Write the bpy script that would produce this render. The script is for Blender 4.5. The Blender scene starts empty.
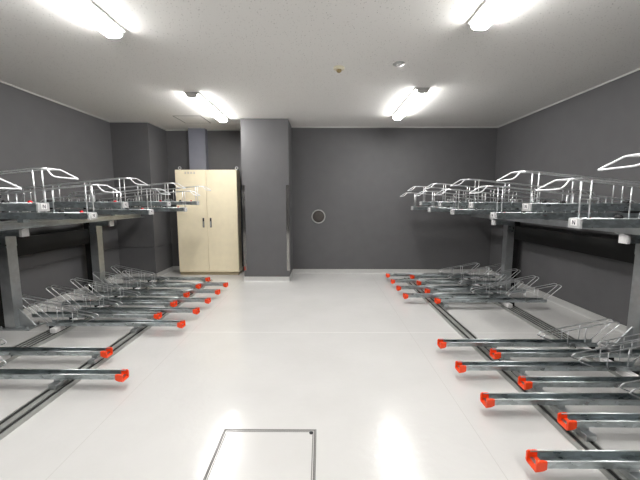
import bpy, bmesh, math, random
from mathutils import Vector, Matrix
random.seed(7)
SC = bpy.context.scene
COL = SC.collection
PI = math.pi

# ------------------------------------------------------------------ helpers
def new_obj(name, bm, mat, parent=None, smooth=False, bevel=0.0):
    me = bpy.data.meshes.new(name)
    bmesh.ops.recalc_face_normals(bm, faces=bm.faces[:])
    bm.to_mesh(me); bm.free()
    if mat is not None:
        me.materials.append(mat)
    if smooth:
        for p in me.polygons: p.use_smooth = True
    o = bpy.data.objects.new(name, me)
    COL.objects.link(o)
    if parent is not None: o.parent = parent
    if bevel > 0:
        m = o.modifiers.new('bevel', 'BEVEL'); m.width = bevel; m.segments = 2; m.limit_method = 'ANGLE'
    return o

def empty(name, label, cat, loc=(0, 0, 0), group=None):
    o = bpy.data.objects.new(name, None); COL.objects.link(o)
    o.empty_display_size = 0.1
    o.location = loc
    return tag(o, label, cat, group)

def tag(o, label, cat, group=None):
    o['label'] = label; o['category'] = cat
    if group: o['group'] = group
    return o

def struct(o):
    o['kind'] = 'structure'; return o

def dup(root):
    r = root.copy(); COL.objects.link(r)
    for ch in list(root.children):
        c = ch.copy(); COL.objects.link(c); c.parent = r
        for g in list(ch.children):
            d = g.copy(); COL.objects.link(d); d.parent = c
    return r

def BM(): return bmesh.new()

def box(bm, a, b):
    x0, x1 = sorted((a[0], b[0])); y0, y1 = sorted((a[1], b[1])); z0, z1 = sorted((a[2], b[2]))
    v = [bm.verts.new(p) for p in ((x0,y0,z0),(x1,y0,z0),(x1,y1,z0),(x0,y1,z0),(x0,y0,z1),(x1,y0,z1),(x1,y1,z1),(x0,y1,z1))]
    for f in ((0,3,2,1),(4,5,6,7),(0,1,5,4),(1,2,6,5),(2,3,7,6),(3,0,4,7)):
        bm.faces.new([v[i] for i in f])
    return bm

def prism(bm, prof, axis, t0, t1):
    """extrude a closed 2D profile along an axis ('x': profile is (y,z); 'y': (x,z); 'z': (x,y))"""
    def P(p, t):
        return (t, p[0], p[1]) if axis == 'x' else ((p[0], t, p[1]) if axis == 'y' else (p[0], p[1], t))
    A = [bm.verts.new(P(p, t0)) for p in prof]; B = [bm.verts.new(P(p, t1)) for p in prof]
    n = len(prof)
    for i in range(n):
        j = (i + 1) % n
        bm.faces.new((A[i], A[j], B[j], B[i]))
    fa = bm.faces.new(A); fb = bm.faces.new(B[::-1])
    fa.normal_update(); fb.normal_update()
    bmesh.ops.triangulate(bm, faces=[fa, fb], ngon_method='EAR_CLIP')
    return bm

def fillet(pts, r, n=5, closed=False):
    pts = [Vector(p) for p in pts]; out = []
    N = len(pts)
    for i, p in enumerate(pts):
        if not closed and i in (0, N - 1):
            out.append(p); continue
        a = pts[(i - 1) % N]; b = pts[(i + 1) % N]
        d1 = (a - p); d2 = (b - p)
        rr = r[i] if isinstance(r, (list, tuple)) else r
        k = min(rr, d1.length * .48, d2.length * .48)
        if k < 1e-5:
            out.append(p); continue
        s = p + d1.normalized() * k; e = p + d2.normalized() * k
        for q in range(n + 1):
            t = q / n
            out.append(s * (1 - t) ** 2 + p * 2 * t * (1 - t) + e * t * t)
    return out

def tube(bm, pts, r, seg=8, closed=False):
    pts = [Vector(p) for p in pts]; N = len(pts)
    rings = []; prev = None
    for i, p in enumerate(pts):
        if closed: d = pts[(i + 1) % N] - pts[(i - 1) % N]
        else: d = pts[min(i + 1, N - 1)] - pts[max(i - 1, 0)]
        d.normalize()
        if prev is None:
            u = d.orthogonal().normalized()
        else:
            u = (prev - d * prev.dot(d))
            u = u.normalized() if u.length > 1e-6 else d.orthogonal().normalized()
        prev = u; w = d.cross(u)
        rings.append([bm.verts.new(p + (u * math.cos(2 * PI * k / seg) + w * math.sin(2 * PI * k / seg)) * r) for k in range(seg)])
    M = N if closed else N - 1
    for i in range(M):
        A = rings[i]; B = rings[(i + 1) % N]
        off = 0
        if closed and i == N - 1:
            off = min(range(seg), key=lambda o: (A[0].co - B[o].co).length)
        for k in range(seg):
            bm.faces.new((A[k], A[(k + 1) % seg], B[(k + 1 + off) % seg], B[(k + off) % seg]))
    if not closed:
        bm.faces.new(rings[0][::-1]); bm.faces.new(rings[-1])
    return bm

def lathe(bm, prof, n=24, M=None):
    """prof: (radius, height) pairs around local z"""
    M = M or Matrix.Identity(4); rings = []
    for r, h in prof:
        if r < 1e-6: rings.append([bm.verts.new(M @ Vector((0, 0, h)))])
        else: rings.append([bm.verts.new(M @ Vector((r * math.cos(2 * PI * k / n), r * math.sin(2 * PI * k / n), h))) for k in range(n)])
    for A, B in zip(rings, rings[1:]):
        for k in range(n):
            j = (k + 1) % n
            if len(A) == 1: bm.faces.new((A[0], B[k], B[j]))
            elif len(B) == 1: bm.faces.new((A[k], A[j], B[0]))
            else: bm.faces.new((A[k], A[j], B[j], B[k]))
    return bm

# ------------------------------------------------------------------ materials
def lin(c):
    return tuple(((v / 255) / 12.92 if v / 255 <= .04045 else ((v / 255 + .055) / 1.055) ** 2.4) for v in c)

def mat(name, base, rough=.5, metal=0.0, noise=0.0, nscale=20.0, bump=0.0, bscale=200.0, spec=.5, coat=0.0):
    m = bpy.data.materials.new(name); m.use_nodes = True
    nt = m.node_tree; N = nt.nodes; L = nt.links
    b = N['Principled BSDF']
    b.inputs['Roughness'].default_value = rough; b.inputs['Metallic'].default_value = metal
    b.inputs['Specular IOR Level'].default_value = spec
    if coat: b.inputs['Coat Weight'].default_value = coat
    tc = N.new('ShaderNodeTexCoord')
    nz = N.new('ShaderNodeTexNoise'); nz.inputs['Scale'].default_value = nscale; nz.inputs['Detail'].default_value = 4
    L.new(tc.outputs['Object'], nz.inputs['Vector'])
    cr = N.new('ShaderNodeValToRGB')
    cr.color_ramp.elements[0].position = .3; cr.color_ramp.elements[1].position = .7
    cr.color_ramp.elements[0].color = tuple(max(0, c * (1 - noise)) for c in base) + (1,)
    cr.color_ramp.elements[1].color = tuple(min(1, c * (1 + noise)) for c in base) + (1,)
    L.new(nz.outputs['Fac'], cr.inputs['Fac']); L.new(cr.outputs['Color'], b.inputs['Base Color'])
    if bump:
        n2 = N.new('ShaderNodeTexNoise'); n2.inputs['Scale'].default_value = bscale; n2.inputs['Detail'].default_value = 3
        L.new(tc.outputs['Object'], n2.inputs['Vector'])
        bp = N.new('ShaderNodeBump'); bp.inputs['Strength'].default_value = bump; bp.inputs['Distance'].default_value = .002
        L.new(n2.outputs['Fac'], bp.inputs['Height']); L.new(bp.outputs['Normal'], b.inputs['Normal'])
    return m

def emis(name, col, strength):
    m = bpy.data.materials.new(name); m.use_nodes = True
    nt = m.node_tree; b = nt.nodes['Principled BSDF']
    b.inputs['Base Color'].default_value = (.9, .9, .9, 1)
    b.inputs['Emission Color'].default_value = (*col, 1); b.inputs['Emission Strength'].default_value = strength
    # faint streak along the tube so the diffuser is not perfectly even
    return m

def galv(name, base, rough, metal=.75):
    """galvanised steel: spangled tone and gloss"""
    m = bpy.data.materials.new(name); m.use_nodes = True
    nt = m.node_tree; N = nt.nodes; L = nt.links; b = N['Principled BSDF']
    b.inputs['Metallic'].default_value = metal
    tc = N.new('ShaderNodeTexCoord')
    vo = N.new('ShaderNodeTexVoronoi'); vo.inputs['Scale'].default_value = 70
    mp = N.new('ShaderNodeMapping'); mp.inputs['Scale'].default_value = (.45, 1, 1)
    L.new(tc.outputs['Object'], mp.inputs['Vector']); L.new(mp.outputs['Vector'], vo.inputs['Vector'])
    nz = N.new('ShaderNodeTexNoise'); nz.inputs['Scale'].default_value = 9; nz.inputs['Detail'].default_value = 5
    L.new(tc.outputs['Object'], nz.inputs['Vector'])
    sep = N.new('ShaderNodeSeparateColor'); L.new(vo.outputs['Color'], sep.inputs['Color'])
    mx = N.new('ShaderNodeMath'); mx.operation = 'MULTIPLY_ADD'; mx.inputs[1].default_value = .5
    L.new(sep.outputs['Red'], mx.inputs[0]); L.new(nz.outputs['Fac'], mx.inputs[2])
    cr = N.new('ShaderNodeValToRGB')
    cr.color_ramp.elements[0].position = .4; cr.color_ramp.elements[1].position = .95
    cr.color_ramp.elements[0].color = tuple(c * .72 for c in base) + (1,)
    cr.color_ramp.elements[1].color = tuple(min(1, c * 1.25) for c in base) + (1,)
    L.new(mx.outputs[0], cr.inputs['Fac']); L.new(cr.outputs['Color'], b.inputs['Base Color'])
    rr = N.new('ShaderNodeMapRange'); rr.inputs['To Min'].default_value = rough - .08; rr.inputs['To Max'].default_value = rough + .1
    L.new(mx.outputs[0], rr.inputs['Value']); L.new(rr.outputs['Result'], b.inputs['Roughness'])
    return m

M = {}
M['wall'] = mat('charcoal_wall_paint', (.114, .113, .117), .6, noise=.04, nscale=6, bump=.12, bscale=260, spec=.35)
M['column_paint'] = mat('blue_grey_column_paint', (.21, .215, .26), .6, noise=.04, nscale=6)
M['base'] = mat('grey_coved_skirting', (.50, .50, .49), .35, noise=.03)
M['galv'] = galv('galvanised_steel', (.44, .485, .50), .27, 1.0)
M['galv_light'] = mat('bright_galvanised_steel', (.50, .52, .53), .36, metal=.92, noise=.10, nscale=14)
M['rim'] = mat('rolled_steel_edge', (.50, .53, .54), .33, metal=1.0)
M['rail'] = mat('anodised_rail', (.40, .41, .39), .38, metal=.5, noise=.06, nscale=10)
M['slot'] = mat('rail_groove_black', (.012, .012, .012), .7)
M['wire'] = mat('zinc_wire', (.78, .79, .81), .28, metal=.92, noise=.08, nscale=60)
M['wire_white'] = mat('white_coated_wire', (.86, .87, .90), .3, noise=.03)
M['orange'] = mat('orange_plastic', (.88, .062, .007), .42, noise=.06, nscale=30)
M['red'] = mat('red_reflector', (.62, .015, .02), .25)
M['black'] = mat('black_rubber', (.012, .012, .013), .6)
M['white'] = mat('white_plastic', (.80, .79, .79), .4)
M['greycap'] = mat('grey_plastic', (.46, .465, .47), .45)
M['cream'] = mat('cream_painted_steel', (.93, .83, .61), .42, noise=.03, nscale=9)
M['cream_dark'] = mat('beige_plinth', (.33, .27, .17), .5)
M['handle'] = mat('dark_chrome_handle', (.05, .05, .055), .3, metal=.5)
M['steel'] = mat('brushed_stainless', (.46, .45, .43), .09, metal=1.0, noise=.08, nscale=40)
M['fixture'] = mat('white_enamel_steel', (.62, .62, .60), .4)
M['tube'] = emis('lit_diffuser', (1.0, .985, .955), 30.0)
M['smoke'] = mat('ivory_plastic', (.62, .58, .45), .4)
M['brown'] = mat('bronze_sensor', (.30, .22, .10), .4)
M['chrome'] = mat('satin_metal', (.5, .5, .5), .35, metal=.7)
M['ductdark'] = mat('brown_grey_cap', (.060, .052, .046), .6, noise=.15, nscale=25)
M['ductring'] = mat('grey_ring', (.40, .40, .39), .45)
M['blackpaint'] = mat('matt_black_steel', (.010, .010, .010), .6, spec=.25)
M['ink'] = mat('dark_ink', (.03, .03, .05), .6)

# ceiling: mineral fibre board with pin holes and fissures
def ceiling_mat():
    m = bpy.data.materials.new('mineral_fibre_board'); m.use_nodes = True
    nt = m.node_tree; N = nt.nodes; L = nt.links; b = N['Principled BSDF']
    b.inputs['Roughness'].default_value = .9; b.inputs['Specular IOR Level'].default_value = .2
    tc = N.new('ShaderNodeTexCoord')
    mp = N.new('ShaderNodeMapping'); mp.inputs['Scale'].default_value = (1, .55, 1)
    L.new(tc.outputs['Object'], mp.inputs['Vector'])
    vo = N.new('ShaderNodeTexVoronoi'); vo.inputs['Scale'].default_value = 66; vo.inputs['Randomness'].default_value = 1
    L.new(mp.outputs['Vector'], vo.inputs['Vector'])
    nz = N.new('ShaderNodeTexNoise'); nz.inputs['Scale'].default_value = 60; nz.inputs['Detail'].default_value = 2
    L.new(tc.outputs['Object'], nz.inputs['Vector'])
    ad = N.new('ShaderNodeMath'); ad.operation = 'MULTIPLY_ADD'; ad.inputs[1].default_value = .38
    L.new(nz.outputs['Fac'], ad.inputs[0]); L.new(vo.outputs['Distance'], ad.inputs[2])
    cr = N.new('ShaderNodeValToRGB')
    cr.color_ramp.elements[0].position = .29; cr.color_ramp.elements[1].position = .38
    cr.color_ramp.elements[0].color = (.52, .51, .495, 1); cr.color_ramp.elements[1].color = (.86, .85, .83, 1)
    L.new(ad.outputs[0], cr.inputs['Fac'])
    L.new(cr.outputs['Color'], b.inputs['Base Color'])
    bp = N.new('ShaderNodeBump'); bp.inputs['Strength'].default_value = .4; bp.inputs['Distance'].default_value = .003
    L.new(cr.outputs['Color'], bp.inputs['Height']); L.new(bp.outputs['Normal'], b.inputs['Normal'])
    return m
M['ceiling'] = ceiling_mat()

# floor: glossy pale epoxy with thin coating joints
def floor_mat():
    m = bpy.data.materials.new('glossy_white_epoxy'); m.use_nodes = True
    nt = m.node_tree; N = nt.nodes; L = nt.links; b = N['Principled BSDF']
    b.inputs['Specular IOR Level'].default_value = .5
    tc = N.new('ShaderNodeTexCoord'); sx = N.new('ShaderNodeSeparateXYZ'); L.new(tc.outputs['Object'], sx.inputs[0])
    def band(sock, c, w):
        s = N.new('ShaderNodeMath'); s.operation = 'SUBTRACT'; s.inputs[1].default_value = c; L.new(sock, s.inputs[0])
        a = N.new('ShaderNodeMath'); a.operation = 'ABSOLUTE'; L.new(s.outputs[0], a.inputs[0])
        l = N.new('ShaderNodeMath'); l.operation = 'LESS_THAN'; l.inputs[1].default_value = w; L.new(a.outputs[0], l.inputs[0])
        return l.outputs[0]
    def mx(a, c):
        q = N.new('ShaderNodeMath'); q.operation = 'MAXIMUM'; L.new(a, q.inputs[0]); L.new(c, q.inputs[1]); return q.outputs[0]
    j = mx(band(sx.outputs['X'], -1.235, .0018), band(sx.outputs['X'], .842, .0018))
    j2 = band(sx.outputs['Y'], 3.075, .004)
    nz = N.new('ShaderNodeTexNoise'); nz.inputs['Scale'].default_value = 2.2; nz.inputs['Detail'].default_value = 5
    L.new(tc.outputs['Object'], nz.inputs['Vector'])
    cr = N.new('ShaderNodeValToRGB')
    cr.color_ramp.elements[0].position = .35; cr.color_ramp.elements[1].position = .65
    cr.color_ramp.elements[0].color = (.575, .57, .56, 1); cr.color_ramp.elements[1].color = (.605, .60, .59, 1)
    L.new(nz.outputs['Fac'], cr.inputs['Fac'])
    m1 = N.new('ShaderNodeMix'); m1.data_type = 'RGBA'; m1.inputs['B'].default_value = (.50, .49, .475, 1)
    L.new(j, m1.inputs['Factor']); L.new(cr.outputs['Color'], m1.inputs['A'])
    m2 = N.new('ShaderNodeMix'); m2.data_type = 'RGBA'; m2.inputs['B'].default_value = (.74, .735, .72, 1)
    L.new(j2, m2.inputs['Factor']); L.new(m1.outputs['Result'], m2.inputs['A'])
    L.new(m2.outputs['Result'], b.inputs['Base Color'])
    n3 = N.new('ShaderNodeTexNoise'); n3.inputs['Scale'].default_value = 38; n3.inputs['Detail'].default_value = 4
    L.new(tc.outputs['Object'], n3.inputs['Vector'])
    rr = N.new('ShaderNodeMapRange'); rr.inputs['From Min'].default_value = .3; rr.inputs['From Max'].default_value = .7
    rr.inputs['To Min'].default_value = .13; rr.inputs['To Max'].default_value = .24
    L.new(n3.outputs['Fac'], rr.inputs['Value']); L.new(rr.outputs['Result'], b.inputs['Roughness'])
    n4 = N.new('ShaderNodeTexNoise'); n4.inputs['Scale'].default_value = 26; n4.inputs['Detail'].default_value = 2
    L.new(tc.outputs['Object'], n4.inputs['Vector'])
    bp = N.new('ShaderNodeBump'); bp.inputs['Strength'].default_value = .22; bp.inputs['Distance'].default_value = .004
    L.new(n4.outputs['Fac'], bp.inputs['Height']); L.new(bp.outputs['Normal'], b.inputs['Normal'])
    return m
M['floor'] = floor_mat()

# ------------------------------------------------------------------ room
XL, XR, YB, YF, H = -3.22, 2.87, 5.67, -1.9, 2.43
YA = 5.90                 # back of the alcove that holds the cabinet
T = .15
PX0, PX1, PY = -1.185, -.487, 5.09   # pillar
BX1, BY = -2.645, 5.29               # boxed-out corner on the left
struct(new_obj('floor', box(BM(), (XL - T, YF - T, -.12), (XR + T, YA + T, 0)), M['floor']))
struct(new_obj('ceiling', box(BM(), (XL - T, YF - T, H), (XR + T, YA + T, H + .12)), M['ceiling']))

def wall_grooved(name, bm): return struct(new_obj(name, bm, M['wall'], bevel=.003))
# left wall: dado with a fine groove at half a metre
b = BM(); box(b, (XL - T, YF, 0), (XL, YA, .494)); box(b, (XL - T, YF, .505), (XL, YA, H)); box(b, (XL - T, YF, .49), (XL - .012, YA, .51))
struct(new_obj('wall_left', b, M['wall']))
struct(new_obj('wall_right', box(BM(), (XR, YF, 0), (XR + T, YA, H)), M['wall']))
struct(new_obj('wall_back', box(BM(), (PX1, YB, 0), (XR, YA + T, H)), M['wall']))
struct(new_obj('wall_alcove', box(BM(), (XL, YA, 0), (PX1, YA + T, H)), M['wall']))
struct(new_obj('wall_front', box(BM(), (XL - T, YF - T, 0), (XR + T, YF, H)), M['wall']))
b = BM(); box(b, (XL, BY, 0), (BX1, YA, .494)); box(b, (XL, BY, .505), (BX1, YA, H)); box(b, (XL, BY + .012, .49), (BX1 - .012, YA, .51))
struct(new_obj('wall_boxed_corner', b, M['wall']))
struct(new_obj('wall_pillar', box(BM(), (PX0, PY, 0), (PX1, YA, H)), M['wall']))
struct(new_obj('wall_alcove_column', box(BM(), (-2.22, 5.77, 0), (-1.94, YA, H)), M['column_paint']))

# coved skirting, light grey like the floor coating
def skirt(name, pts, inward):
    """pts along a wall, strip 8 cm high, 8 mm thick, on the room side"""
    (x0, y0), (x1, y1) = pts; nx, ny = inward
    t = .008; hgt = .075
    b = BM()
    prof = [(0, 0), (.022, 0), (.012, .008), (t, .02), (t, hgt), (0, hgt)]
    A = [b.verts.new((x0 + nx * p[0], y0 + ny * p[0], p[1])) for p in prof]
    B = [b.verts.new((x1 + nx * p[0], y1 + ny * p[0], p[1])) for p in prof]
    n = len(prof)
    for i in range(n):
        j = (i + 1) % n; b.faces.new((A[i], A[j], B[j], B[i]))
    b.faces.new(A); b.faces.new(B[::-1])
    return struct(new_obj(name, b, M['base']))
skirt('baseboard_left', ((XL, YF), (XL, BY)), (1, 0))
skirt('baseboard_right', ((XR, YF), (XR, YB)), (-1, 0))
skirt('baseboard_back', ((PX1, YB), (XR, YB)), (0, -1))
skirt('baseboard_boxed_corner_front', ((XL, BY), (BX1 + .008, BY)), (0, -1))
skirt('baseboard_boxed_corner_side', ((BX1, BY - .008), (BX1, YA)), (1, 0))
skirt('baseboard_alcove', ((BX1, YA), (PX0, YA)), (0, -1))
skirt('baseboard_pillar_front', ((PX0 - .008, PY), (PX1 + .008, PY)), (0, -1))
skirt('baseboard_pillar_left', ((PX0, PY - .008), (PX0, YA)), (-1, 0))
skirt('baseboard_pillar_right', ((PX1, PY - .008), (PX1, YB)), (1, 0))
skirt('baseboard_front', ((XL, YF), (XR, YF)), (0, 1))
# thin white ceiling angle round the walls
b = BM()
for a, c in (((XL, YF, H - .012), (XL + .012, BY, H)), ((XR - .012, YF, H - .012), (XR, YB, H)), ((PX1, YB - .012, H - .012), (XR, YB, H)),
             ((XL, BY - .012, H - .012), (BX1, BY, H)), ((BX1, BY, H - .012), (BX1 + .012, YA, H)), ((BX1, YA - .012, H - .012), (PX0, YA, H))):
    box(b, a, c)
struct(new_obj('trim_1', b, M['fixture']))

# pillar corner guards (stainless angle strips)
for s, x, lab in ((-1, PX0, 'steel corner guard strip on left edge of grey pillar, beside the cream cabinet'),
                  (1, PX1, 'steel corner guard strip on right edge of grey pillar')):
    t = .004; w = .04
    prof = [(x + s * t, PY - t), (x - s * w, PY - t), (x - s * w, PY), (x, PY), (x, PY + w), (x + s * t, PY + w)]
    o = new_obj('corner_guard', prism(BM(), prof, 'z', .17, 1.47), M['steel'])
    tag(o, lab, 'corner guard', 'corner guards on the pillar')

# ------------------------------------------------------------------ ceiling lights
def make_light(loc, label):
    r = empty('ceiling_light', label, 'ceiling light', loc, 'tube lights on the ceiling')
    L2 = .6
    bmb = BM(); prism(bmb, [(-.077, 0), (.077, 0), (.077, -.014), (.058, -.020), (-.058, -.020), (-.077, -.014)], 'y', -L2, L2)
    new_obj('base_housing', bmb, M['fixture'], r)
    d = BM()
    half = [(.057, -.016), (.057, -.034), (.052, -.046), (.040, -.054), (.020, -.058)]
    prof = half + [(-x, z) for x, z in half[::-1]]
    prism(d, prof, 'y', -L2 + .012, L2 - .012)
    new_obj('diffuser', d, M['tube'], r, smooth=False)
    for s in (-1, 1):
        e = BM(); half2 = [(x * 1.05, z - (.002 if i else 0)) for i, (x, z) in enumerate(half)]; prof = half2 + [(-x, z) for x, z in half2[::-1]]
        prism(e, prof, 'y', s * (L2 - .012), s * L2)
        new_obj('end_cap', e, M['fixture'], r)
    return r
make_light((-1.45, 1.91, H), 'lit white tube light cut off by the top left corner of the photo')
make_light((1.05, 1.80, H), 'lit white tube light cut off by the top edge of the photo, right half')
make_light((-1.43, 4.47, H), 'lit white tube light nearest the ceiling access panel, in front of the cabinet')
make_light((1.07, 4.32, H), 'lit white tube light in front of the wide back wall, right of centre')
make_light((-1.44, -.62, H), 'lit white tube light above the entrance end, left row')
make_light((1.06, -.72, H), 'lit white tube light above the entrance end, right row')

# ceiling fittings
r = empty('smoke_detector', 'small ivory domed heat detector on the middle of the ceiling', 'detector', (.157, 3.18, H))
new_obj('base_ring', lathe(BM(), [(0, 0), (.05, 0), (.05, -.012), (.042, -.02), (0, -.02)], 28), M['smoke'], r, True)
new_obj('sensor_head', lathe(BM(), [(0, -.02), (.024, -.02), (.022, -.036), (.012, -.044), (0, -.045)], 20), M['brown'], r, True)
r = empty('ceiling_speaker', 'flat grey round fitting on the ceiling right of the ivory detector', 'ceiling fitting', (.672, 3.09, H))
new_obj('mounting_plate', lathe(BM(), [(0, 0), (.052, 0), (.052, -.006), (.047, -.010), (0, -.010)], 28), M['chrome'], r, True)
new_obj('centre_boss', lathe(BM(), [(0, -.010), (.02, -.010), (.018, -.022), (0, -.023)], 20), M['white'], r, True)
# access panel in the ceiling
r = empty('ceiling_access_panel', 'square access panel in the ceiling above the cabinet, thin dark frame', 'access panel', (-1.905, 5.15, H))
b = BM()
for a, c in (((-.2, -.225), (-.19, .225)), ((.19, -.225), (.2, .225)), ((-.2, -.225), (.2, -.219)), ((-.2, .219), (.2, .225))):
    box(b, (a[0], a[1], 0), (c[0], c[1], -.003))
new_obj('frame', b, mat('dull_aluminium', (.13, .13, .125), .45, metal=.3), r)
new_obj('panel', box(BM(), (-.19, -.219, 0), (.19, .219, -.002)), M['ceiling'], r)

# floor access hatch
r = empty('floor_hatch', 'square white floor hatch with thin steel frame in the middle foreground', 'floor hatch', (-.2765, 1.457, 0))
b = BM(); hw = .2525
for k, t in ((0, .006), (.016, .005)):
    e = hw - k
    box(b, (-e, -e, 0), (-e + t, e, .0025)); box(b, (e - t, -e, 0), (e, e, .0025))
    box(b, (-e + t, e - t, 0), (e - t, e, .0025)); box(b, (-e + t, -e, 0), (e - t, -e + t, .0025))
new_obj('frame', b, mat('dull_hatch_frame', (.20, .195, .19), .5, metal=.3), r)
b = BM(); box(b, (-hw + .006, -hw + .006, 0), (hw - .006, hw - .006, .0012))
new_obj('hatch_lid', b, M['floor'], r)
b = BM()
for s in (-1, 1):
    box(b, (s * hw - s * .007, -hw + .007, .0012), (s * hw - s * .012, hw - .007, .0016))
    box(b, (-hw + .007, s * hw - s * .007, .0012), (hw - .007, s * hw - s * .0105, .0016))
new_obj('seal', b, mat('dark_rubber_seal', (.10, .095, .09), .6), r)
new_obj('lifting_lock', lathe(BM(), [(0, .0012), (.011, .0012), (.011, .004), (0, .004)], 16, Matrix.Translation((hw - .028, hw - .028, 0))), M['handle'], r)

# round sleeve cap on the back wall
Mx = Matrix.Translation((-.046, YB, .974)) @ Matrix.Rotation(PI / 2, 4, 'X')
r = empty('pipe_sleeve_cap', 'round brown-grey sleeve cap with pale ring on the back wall', 'wall cap', (-.046, YB + .004, .974))
Ml = Matrix.Rotation(PI / 2, 4, 'X')
new_obj('ring', lathe(BM(), [(.098, 0), (.118, 0), (.118, .010), (.112, .016), (.102, .016), (.098, .008)], 40, Ml), M['ductring'], r, True)
new_obj('cover', lathe(BM(), [(0, 0), (.100, 0), (.100, .006), (.04, .008), (0, .008)], 40, Ml), M['ductdark'], r, True)

# ------------------------------------------------------------------ cabinet
CX0, CX1, CY0, CY1, CH = -2.372, -1.372, 5.53, 5.86, 1.735
# the alcove column stands behind the cabinet: its shallow body stops in front of it
CY1 = 5.755
r = empty('electrical_cabinet', 'tall cream two-door steel cabinet standing left of the grey pillar', 'cabinet', ((CX0 + CX1) / 2, CY0, 0))
cw = (CX1 - CX0) / 2; cd = CY1 - CY0
new_obj('plinth', box(BM(), (-cw + .01, .012, 0), (cw - .01, cd, .045)), M['cream_dark'], r)
body = new_obj('body', box(BM(), (-cw, .018, .045), (cw, cd, CH)), M['cream'], r, bevel=.004)
for s in (-1, 1):
    d = new_obj('door', box(BM(), (s * .0025, 0, .055), (s * (cw - .002), .018, CH - .004)), M['cream'], r, bevel=.003)
    hx = -.065 if s < 0 else .055
    h = BM(); box(h, (hx - .013, -.006, .80), (hx + .013, 0, .955))
    hd = new_obj('handle_plate', h, M['handle'], d, bevel=.002)
    h2 = BM(); box(h2, (hx - .007, -.014, .81), (hx + .007, -.006, .90))
    new_obj('lever', h2, M['chrome'], d, bevel=.002)
    if s < 0:
        t = BM()
        for k in range(4):
            x = -.345 + k * .048
            box(t, (x, -.0015, 1.672), (x + .030, 0, 1.678)); box(t, (x, -.0015, 1.690), (x + .030, 0, 1.696))
            box(t, (x + .012, -.0015, 1.668), (x + .018, 0, 1.700))
        new_obj('lettering', t, M['chrome'], d)
    e = BM()
    ex = s * (cw - .06) if s < 0 else s * (cw - .012)
    pts = [(ex + .021 * math.cos(2 * PI * k / 20), .06, CH + .030 + .021 * math.sin(2 * PI * k / 20)) for k in range(20)]
    tube(e, pts, .006, 8, True); lathe(e, [(0, 0), (.013, 0), (.013, .006), (.006, .010), (0, .010)], 14, Matrix.Translation((ex, .06, CH)))
    new_obj('eye_bolt', e, M['wire'], r, True)

# ------------------------------------------------------------------ floor rails
def floor_rail(name, x0, x1, y0, y1, ngroove, label):
    hgt = .028
    bmr = BM()
    w = x1 - x0
    # solid low profile with open grooves
    prof = [(x0, 0), (x1, 0), (x1, hgt)]
    g = w * (.25 if ngroove == 2 else .15)
    if ngroove == 2: cs = [x1 - w * .20, x0 + w * .20]
    else: cs = [x1 - w * (.14 + .24 * k) for k in range(4)]
    for c in cs:
        prof += [(c + g / 2, hgt), (c + g / 2, .006), (c - g / 2, .006), (c - g / 2, hgt)]
    prof += [(x0, hgt)]
    rt = empty(name, label, 'floor rail', ((x0 + x1) / 2, (y0 + y1) / 2, 0), 'slide rails on the floor')
    ox, oy = (x0 + x1) / 2, (y0 + y1) / 2
    prism(bmr, [(p[0] - ox, p[1]) for p in prof], 'y', y0 - oy, y1 - oy)
    new_obj('channel', bmr, M['rail'], rt)
    for c in cs:
        bg = BM(); box(bg, (c - g / 2 - ox, y0 - oy, .006), (c + g / 2 - ox, y1 - oy, .022))
        new_obj('groove_liner', bg, M['slot'], rt)
    return rt
floor_rail('floor_rail', 1.297, 1.400, -1.2, 5.25, 2, 'slim two-groove steel floor rail nearest the aisle under the right-hand trays')
floor_rail('floor_rail', 2.115, 2.270, -1.2, 5.25, 4, 'wide ribbed floor rail nearest the right wall')
floor_rail('floor_rail', -1.785, -1.675, -1.2, 5.1, 2, 'slim two-groove steel floor rail nearest the aisle under the left-hand trays')
floor_rail('floor_rail', -2.585, -2.420, -1.2, 5.1, 4, 'wide ribbed floor rail nearest the left wall')

# ------------------------------------------------------------------ floor-level sliding trays
def channel_profile(w, z0, z1, t, lip=.006):
    h = w / 2
    return [(-h, z0), (h, z0), (h, z1), (h - lip, z1), (h - lip, z1 - .004), (h - t, z1 - .004), (h - t, z0 + t), (-h + t, z0 + t),
            (-h + t, z1 - .004), (-h + lip, z1 - .004), (-h + lip, z1), (-h, z1)]

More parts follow.
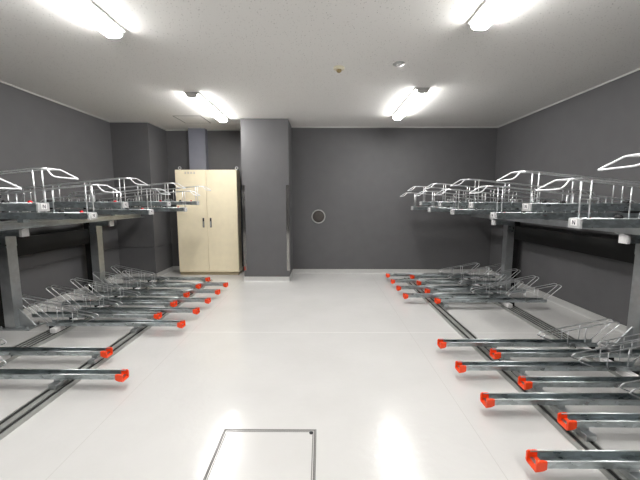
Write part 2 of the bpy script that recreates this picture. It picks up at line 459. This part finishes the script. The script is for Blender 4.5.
WT = .072
def make_tray(s, long):
    """origin: on the floor below the front end, centre line; s=+1 runs towards +x"""
    rt = empty('floor_bike_tray', '', 'bicycle tray')
    Ln = 1.27
    ch = new_obj('tray_channel', prism(BM(), channel_profile(WT, .078, .110, .003, .008), 'x', s * .012, s * Ln), M['galv'], rt)
    for sy in (-1, 1):
        rm = BM(); tube(rm, [(s * .012, sy * (WT / 2 - .004), .1095), (s * Ln, sy * (WT / 2 - .004), .1095)], .0042, 8)
        new_obj('rolled_rim', rm, M['rim'], rt, True)
    # orange U-shaped end cap with a sloping scoop at its mouth
    h = WT / 2 + .004; t = .011
    cap = BM()
    def ring(x, zf, zt, zb):
        prof = [(-h, zb + .006), (-h + .006, zb), (h - .006, zb), (h, zb + .006), (h, zt - .005), (h - .004, zt), (h - t, zt), (h - t, zf), (-h + t, zf), (-h + t, zt), (-h + .004, zt), (-h, zt - .005)]
        return [cap.verts.new((s * x, q[0], q[1])) for q in prof]
    rings = [ring(0, .063, .108, .058), ring(.006, .066, .113, .058), ring(.030, .082, .114, .062), ring(.046, .084, .113, .070)]
    for A, B in zip(rings, rings[1:]):
        for i in range(12):
            j = (i + 1) % 12; cap.faces.new((A[i], A[j], B[j], B[i]))
    for e in (rings[0], rings[-1]):
        fe = cap.faces.new(e); fe.normal_update(); bmesh.ops.triangulate(cap, faces=[fe], ngon_method='EAR_CLIP')
    co = new_obj('end_cap', cap, M['orange'], rt)
    # wheel guard loops either side
    for sy in (-1, 1):
        y = sy * (WT / 2 - .003)
        pts = [(s * .925, y, .106), (s * .815, y, .150), (s * .84, y, .174), (s * 1.395, y, .290), (s * 1.43, y, .270), (s * 1.25, y, .106)]
        g = BM(); tube(g, fillet(pts, [.0, .025, .02, .03, .03, 0], 5), .0042, 8)
        go = new_obj('wheel_guard', g, M['wire'], rt, True)
        for px in (1.02, 1.16):
            zt = .174 + (px - .84) / .555 * .116
            q = BM(); tube(q, [(s * px, y, .100), (s * px, y, zt)], .0036, 6)
            new_obj('post', q, M['wire'], go, True)
    # slide carriages where the rails run
    if long: f, bk = .385, 1.22
    else: f, bk = .045, .87
    c1 = BM(); box(c1, (s * (f + .025), -WT / 2 - .040, .029), (s * (f + .078), WT / 2, .060)); box(c1, (s * (f + .03), -WT / 2 + .006, .0285), (s * (f + .074), WT / 2 - .006, .079))
    new_obj('slide_carriage', c1, M['galv_light'], rt, bevel=.002)
    c2 = BM(); box(c2, (s * (bk - .075), -WT / 2 - .055, .029), (s * (bk - .022), WT / 2 - .004, .074))
    new_obj('slide_block', c2, M['white'], rt, bevel=.003)
    c3 = BM(); box(c3, (s * (bk - .020), -WT / 2 + .002, .029), (s * (bk + .03), WT / 2 - .002, .079))
    new_obj('roller_box', c3, M['black'], rt, bevel=.003)
    # two bolts in the channel floor
    for px in (.30, .66):
        bo = BM(); lathe(bo, [(0, .080), (.008, .080), (.008, .085), (0, .086)], 8, Matrix.Translation((s * px, 0, 0)))
        new_obj('bolt', bo, M['galv_light'], rt)
    return rt
protos = {}
used = set()
def place_tray(s, long, x, y, label, group):
    k = (s, long)
    if k not in protos:
        o = protos[k] = make_tray(s, long)
    else:
        o = dup(protos[k])
    o.location = (x, y + WT / 2, 0); o['label'] = label; o['group'] = group
    return o
G1 = 'floor trays on the right'; G2 = 'floor trays on the left'
RL = [(.946, 1.355, 'floor tray with orange end cap lowest in the photo, bottom right corner'),
      (.953, 1.818, 'long floor tray with orange cap, second of the long ones from the bottom right corner'),
      (.958, 2.212, 'long floor tray with orange cap, third of the long ones from the bottom right corner'),
      (.963, 2.599, 'long floor tray with orange cap, hindmost of the near right-hand cluster, beside the gap')]
for x, y, l in RL: place_tray(1, True, x, y, l, G1)
RS = [(1.281, 1.628, 'set-back floor tray, nearest of the right-hand ones whose orange cap sits over the rail'),
      (1.286, 2.006, 'set-back floor tray with orange cap over the rail, middle of the near right-hand three'),
      (1.305, 2.414, 'set-back floor tray with orange cap over the rail, hindmost of the near right-hand three')]
for x, y, l in RS: place_tray(1, False, x, y, l, G1)
FL = [(1.009, 3.971, 'long floor tray across the gap on the right, first of the far cluster\'s long four'),
      (1.010, 4.345, 'long floor tray with orange cap, second of the far right cluster\'s long four'),
      (1.012, 4.720, 'long floor tray with orange cap, third of the far right cluster\'s long four'),
      (1.015, 5.105, 'long floor tray with orange cap, right side, nearest the back wall')]
for x, y, l in FL: place_tray(1, True, x, y, l, G1)
FS = [(1.335, 3.783, 'set-back floor tray on the right facing the gap, foremost of the far cluster'),
      (1.347, 4.202, 'set-back floor tray, second from the gap among the far right ones capped over the rail'),
      (1.360, 4.628, 'set-back floor tray, third from the gap among the far right ones capped over the rail'),
      (1.370, 5.010, 'set-back floor tray, right side, the one capped over the rail nearest the back wall')]
for x, y, l in FS: place_tray(1, False, x, y, l, G1)
place_tray(-1, True, -1.302, 2.081, 'long floor tray with orange cap nearest the camera on the left', G2)
place_tray(-1, False, -1.620, 2.420, 'set-back floor tray with orange cap over the rail, nearest of its sort on the left', G2)
names5 = ['first', 'second', 'third', 'fourth', 'last']
for i, y in enumerate((3.017, 3.400, 3.765, 4.139, 4.502)):
    lab = ('long floor tray with orange cap, left side, first of the far cluster beside the gap',
           'long floor tray, left side, second of the far cluster\'s long five counted from the gap',
           'long floor tray, left side, middle of the far cluster\'s long five',
           'long floor tray, left side, fourth of the far cluster\'s long five counted from the gap',
           'long floor tray, left side, nearest the cabinet with its orange cap furthest into the aisle')[i]
    place_tray(-1, True, -1.294, y, lab, G2)
for i, (x, y) in enumerate(((-1.628, 3.250), (-1.636, 3.640), (-1.640, 4.010), (-1.645, 4.425), (-1.652, 4.830))):
    lab = ('set-back floor tray, left far cluster, capped over the rail and nearest the gap',
           'set-back floor tray, left far cluster, second from the gap of those capped over the rail',
           'set-back floor tray, left far cluster, middle one of those capped over the rail',
           'set-back floor tray, left far cluster, fourth from the gap of those capped over the rail',
           'set-back floor tray, left side, hindmost of all in front of the cabinet')[i]
    place_tray(-1, False, x, y, lab, G2)

# ------------------------------------------------------------------ upper deck columns and beams
def make_column(s, x, y, label, capx):
    """x: aisle face of the post; s=+1: right-hand side, wall towards +x"""
    rt = empty('rack_column', label, 'rack column', (x, y, 0), 'columns carrying the upper deck')
    w = .105; d = .10; t = .006
    # U-section post, web on the aisle side, open towards the wall
    prof = [(0, -w / 2), (s * d, -w / 2), (s * d, -w / 2 + t), (s * t, -w / 2 + t), (s * t, w / 2 - t), (s * d, w / 2 - t), (s * d, w / 2), (0, w / 2)]
    new_obj('post', prism(BM(), prof, 'z', .012, .905), M['galv_light'], rt)
    new_obj('base_plate', box(BM(), (-s * .17, -.095, 0), (s * .15, .095, .012)), M['galv_light'], rt, bevel=.002)
    g = BM(); prism(g, [(0, .012), (-s * .155, .012), (-s * .155, .022), (-s * .006, .19), (0, .19)], 'y', -.006, .006)
    new_obj('gusset', g, M['galv_light'], rt)
    for sx in (-.13, .12):
        for sy in (-.07, .07):
            bo = BM(); lathe(bo, [(0, .012), (.013, .012), (.013, .022), (.006, .022), (.006, .034), (0, .034)], 6, Matrix.Translation((s * sx, sy, 0)))
            new_obj('anchor_bolt', bo, M['galv_light'], rt)
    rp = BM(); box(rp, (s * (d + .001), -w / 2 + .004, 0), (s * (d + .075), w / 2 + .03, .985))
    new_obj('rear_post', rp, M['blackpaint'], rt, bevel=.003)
    a0 = (capx - x)
    arm = BM(); box(arm, (a0, -.036, .905), (s * .12, .036, .985))
    new_obj('arm', arm, M['galv'], rt)
    cp = BM(); box(cp, (a0 - s * .008, -.042, .899), (a0 + s * .02, .042, .984))
    new_obj('arm_end_cap', cp, M['white'], rt, bevel=.004)
    for sy in (-1, 1):
        p = BM(); prism(p, [(a0 + s * .03, .955), (a0 + s * .10, .985), (a0 - s * .05, .985)], 'y', sy * .037, sy * .042)
        new_obj('gusset_plate', p, M['galv_light'], rt)
        p = BM(); prism(p, [(0, .80), (s * .09, .80), (s * .09, .905), (0, .905)], 'y', sy * (w / 2), sy * (w / 2 + .005))
        new_obj('splice_plate', p, M['galv'], rt)
    return rt
make_column(1, 2.63, 2.745, 'galvanised steel column by the right wall, nearer the camera, cut by the frame', 2.475)
make_column(1, 2.63, 4.80, 'galvanised steel column by the right wall, further from the camera', 2.45)
make_column(-1, -2.97, 3.19, 'galvanised steel column with floor plate by the left wall, nearer the camera', -2.83)
make_column(-1, -2.97, 4.48, 'galvanised steel column by the left wall, further from the camera', -2.80)

def beam(x, w, y0, y1, label):
    b = BM(); t = .005; z0, z1 = .985, 1.040; h = w / 2
    prof = [(-h, z0), (h, z0), (h, z0 + t), (-h + t, z0 + t), (-h + t, z1 - t), (h, z1 - t), (h, z1), (-h, z1)]
    prism(b, [(p[0] + x, p[1]) for p in prof], 'y', y0, y1)
    o = new_obj('deck_beam', b, M['galv_light'])
    return tag(o, label, 'beam', 'long beams under the upper decks')
beam(2.47, .06, -1.3, 5.5, 'long steel beam under the right-hand upper trays, aisle side of the columns')
beam(2.69, .06, -1.3, 5.5, 'long steel beam under the right-hand upper trays, close to the wall')
beam(-2.76, .06, -1.3, 5.2, 'long steel beam under the left-hand upper trays, aisle side of the columns')
beam(-3.03, .06, -1.3, 5.2, 'long steel beam under the left-hand upper trays, close to the wall')

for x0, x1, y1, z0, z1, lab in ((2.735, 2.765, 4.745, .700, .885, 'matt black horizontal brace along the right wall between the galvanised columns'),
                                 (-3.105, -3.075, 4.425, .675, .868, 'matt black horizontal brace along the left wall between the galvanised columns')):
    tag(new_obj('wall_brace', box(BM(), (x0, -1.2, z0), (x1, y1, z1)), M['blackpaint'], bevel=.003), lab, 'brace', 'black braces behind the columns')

# ------------------------------------------------------------------ upper trays
WU = .085
def make_upper(s, high):
    """origin: below the front end of the tray at floor level"""
    rt = empty('upper_bike_rack', '', 'bicycle rack')
    z0 = 1.178 if high else 1.098
    z1 = z0 + .050
    Ln = 1.30
    new_obj('tray', prism(BM(), channel_profile(WU, z0, z1, .003, .008), 'x', s * .02, s * Ln), M['galv'], rt)
    for sy in (-1, 1):
        rm = BM(); tube(rm, [(s * .012, sy * (WU / 2 - .004), z1 - .001), (s * Ln, sy * (WU / 2 - .0035), z1 - .0015)], .0034, 8)
        new_obj('rolled_rim', rm, M['rim'], rt, True)
    cp = BM(); h = WU / 2 + .003
    prism(cp, [(-h, z0 - .004), (h, z0 - .004), (h, z1 - .003), (h - .006, z1 + .002), (-h + .006, z1 + .002), (-h, z1 - .003)], 'x', 0, s * .014)
    c = new_obj('end_cap', cp, M['greycap'], rt, bevel=.002)
    st = BM(); box(st, (-s * .0015, -.024, z0 + .010), (0, .022, z1 - .003))
    new_obj('number_sticker', st, M['white'], c)
    nb = BM(); zc = (z0 + z1) / 2 + .003; xf, xk = -s * .0024, -s * .0012
    box(nb, (xf, -.012, zc - .012), (xk, -.008, zc + .012)); box(nb, (xf, .006, zc - .012), (xk, .010, zc + .012))
    q = [(.010, zc + .012), (.005, zc + .012), (-.012, zc - .012), (-.007, zc - .012)] if s > 0 else [(-.012, zc + .012), (-.007, zc + .012), (.010, zc - .012), (.005, zc - .012)]
    prism(nb, q, 'x', xf, xk)
    new_obj('number_mark', nb, M['ink'], c)
    # guide rails: two rods from the high aisle end down to the wall end
    zt = z1 + .216
    for sy in (-1, 1):
        y = sy * (WU / 2 - .006)
        pts = [(s * -.085, y * 1.5, zt), (s * .02, y, zt), (s * 1.12, y, z1 + .105), (s * 1.22, y, z1 + .004)]
        g = BM(); tube(g, fillet(pts, [0, .02, .04, 0], 4), .0044, 8)
        new_obj('guide_rail', g, M['wire'], rt, True)
        for i, px in enumerate((.052 if s > 0 else .022, .34, .63, .90)):
            zz = zt - max(0, (px - .02)) / 1.10 * .120
            p = BM(); tube(p, [(s * (px + .0), y, z1 - .012), (s * (px + .0), y, zz)], i == 0 and .0044 or .0038, 8)
            new_obj('post', p, M['wire'], rt, True)
        # low hoops that keep the wheel in the tray
        p = BM(); tube(p, fillet([(s * .40, y, z1 - .012), (s * .40, y, z1 + .03), (s * .47, y, z1 + .03), (s * .47, y, z1 - .012)], .008, 3), .0036, 6)
        new_obj('wheel_hoop', p, M['wire'], rt, True)
    # drooping white-coated pull handle at the aisle end
    yw = .058; yb = .11; x0 = -.085
    pts = [(s * x0, -yw, zt), (s * x0, yw, zt), (s * (x0 - .075), yb, zt - .056), (s * (x0 - .075), -yb, zt - .056)]
    hh = BM(); tube(hh, fillet(pts, [.012, .012, .010,   .055], 5, True), .0043, 8, True)
    new_obj('pull_handle', hh, M['wire_white'], rt, True)
    # red reflector and black wheel buffers on the tray
    rb = BM(); lathe(rb, [(0, -.006), (.013, -.006), (.0155, 0), (.013, .006), (0, .006)], 16, Matrix.Translation((s * .115, WU / 2 - .012, z1 + (.002 if s < 0 else -.012))) @ Matrix.Rotation(PI / 2, 4, 'X'))
    new_obj('reflector', rb, M['red'], rt, True)
    for px in (.27, .72):
        rb = BM(); lathe(rb, [(0, -.016), (.013, -.016), (.015, -.010), (.015, .010), (.013, .016), (0, .016)], 14, Matrix.Translation((s * px, WU / 2 - .02, z1 + .006)) @ Matrix.Rotation(PI / 2, 4, 'X'))
        new_obj('wheel_buffer', rb, M['black'], rt, True)
    # saddles down to the deck beams
    bx = (1.02, 1.24) if s > 0 else (.96, 1.23)
    for px in bx:
        q = BM(); box(q, (s * (px - .028), -WU / 2 + .008, 1.040), (s * (px + .028), WU / 2 - .008, z0))
        new_obj('saddle', q, M['galv'], rt)
    # dark tapered stiffener under the tray
    q = BM(); prism(q, [(s * .62, z0), (s * 1.27, z0), (s * 1.27, z0 - .016), (s * .70, z0 - .016)], 'y', -.018, .018)
    new_obj('stiffener', q, M['black'], rt)
    return rt
uprot = {}
def place_upper(s, high, x, y, label, group):
    k = (s, high)
    if k not in uprot: o = uprot[k] = make_upper(s, high)
    else: o = dup(uprot[k])
    o.location = (x, y, 0); o['label'] = label; o['group'] = group
GU1 = 'upper racks on the right'; GU2 = 'upper racks on the left'
RU = [(True, 1.47, 'upper bicycle rack whose white handle is cut by the right edge of the photo'),
      (False, 1.91, 'lower-set upper rack on the right, with the clearest numbered end plate'),
      (True, 2.37, 'raised upper rack on the right, tallest white handle left of the numbered end plate'),
      (False, 2.82, 'lower-set upper rack on the right, its end plate just above the farther white arm cap'),
      (True, 3.25, 'raised upper rack on the right, third in from the photo\'s right edge among raised ones'),
      (False, 3.70, 'lower-set upper rack on the right, third of the lower-set ones going back'),
      (True, 4.10, 'raised upper rack on the right, next to last before the back wall'),
      (False, 4.50, 'lower-set upper rack on the right, next to last before the back wall'),
      (True, 4.90, 'raised upper rack on the right, hindmost of the raised ones'),
      (False, 5.36, 'lower-set upper rack on the right, hindmost one, against the back wall')]
for h_, y, l in RU: place_upper(1, h_, 1.43, y, l, GU1)
LU = [(False, 1.75, 'upper rack whose white handle tip is cut by the left edge of the photo'),
      (True, 2.19, 'raised upper rack on the left with the largest whole white handle and numbered plate'),
      (False, 2.66, 'lower-set upper rack on the left, red reflector above the farther white arm cap'),
      (True, 3.11, 'raised upper rack on the left, in front of the boxed-out corner\'s left half'),
      (False, 3.58, 'lower-set upper rack on the left, second with its whole handle in view'),
      (True, 4.00, 'raised upper rack on the left, handle just overlapping the cabinet\'s left edge'),
      (False, 4.49, 'lower-set upper rack on the left, shorter of the two reaching in front of the cabinet'),
      (True, 4.95, 'raised upper rack on the left, hindmost, reaching furthest across the cabinet door')]
for h_, y, l in LU: place_upper(-1, h_, -1.80, y, l, GU2)

# ------------------------------------------------------------------ world, camera
w = bpy.data.worlds.new('room_world'); SC.world = w; w.use_nodes = True
w.node_tree.nodes['Background'].inputs[0].default_value = (.02, .02, .02, 1)

f, p, yw, ro = 336.7, .11825, -.00359, .00127
def mul(A, B): return [[sum(A[i][k] * B[k][j] for k in range(3)) for j in range(3)] for i in range(3)]
cy, sy = math.cos(yw), math.sin(yw); cp, sp = math.cos(p), math.sin(p); cr, sr = math.cos(ro), math.sin(ro)
R = mul(mul([[cr, -sr, 0], [sr, cr, 0], [0, 0, 1]], [[1, 0, 0], [0, cp, -sp], [0, sp, cp]]),
        mul([[1, 0, 0], [0, 0, -1], [0, 1, 0]], [[cy, -sy, 0], [sy, cy, 0], [0, 0, 1]]))
cam = bpy.data.cameras.new('camera'); co = bpy.data.objects.new('camera', cam); COL.objects.link(co)
mw = Matrix(((R[0][0], -R[1][0], -R[2][0], 0), (R[0][1], -R[1][1], -R[2][1], 0), (R[0][2], -R[1][2], -R[2][2], 1.25), (0, 0, 0, 1)))
co.matrix_world = mw
cam.sensor_fit = 'HORIZONTAL'; cam.sensor_width = 36; cam.lens = f / 640 * 36
cam.clip_start = .02
SC.camera = co
SC.view_settings.view_transform = 'Standard'; SC.view_settings.look = 'None'
SC.view_settings.gamma = 1; SC.view_settings.use_curve_mapping = False
SC.view_settings.exposure = 1.24
SC.cycles.use_denoising = True
SC.cycles.max_bounces = 12; SC.cycles.diffuse_bounces = 8
SC.cycles.caustics_reflective = False
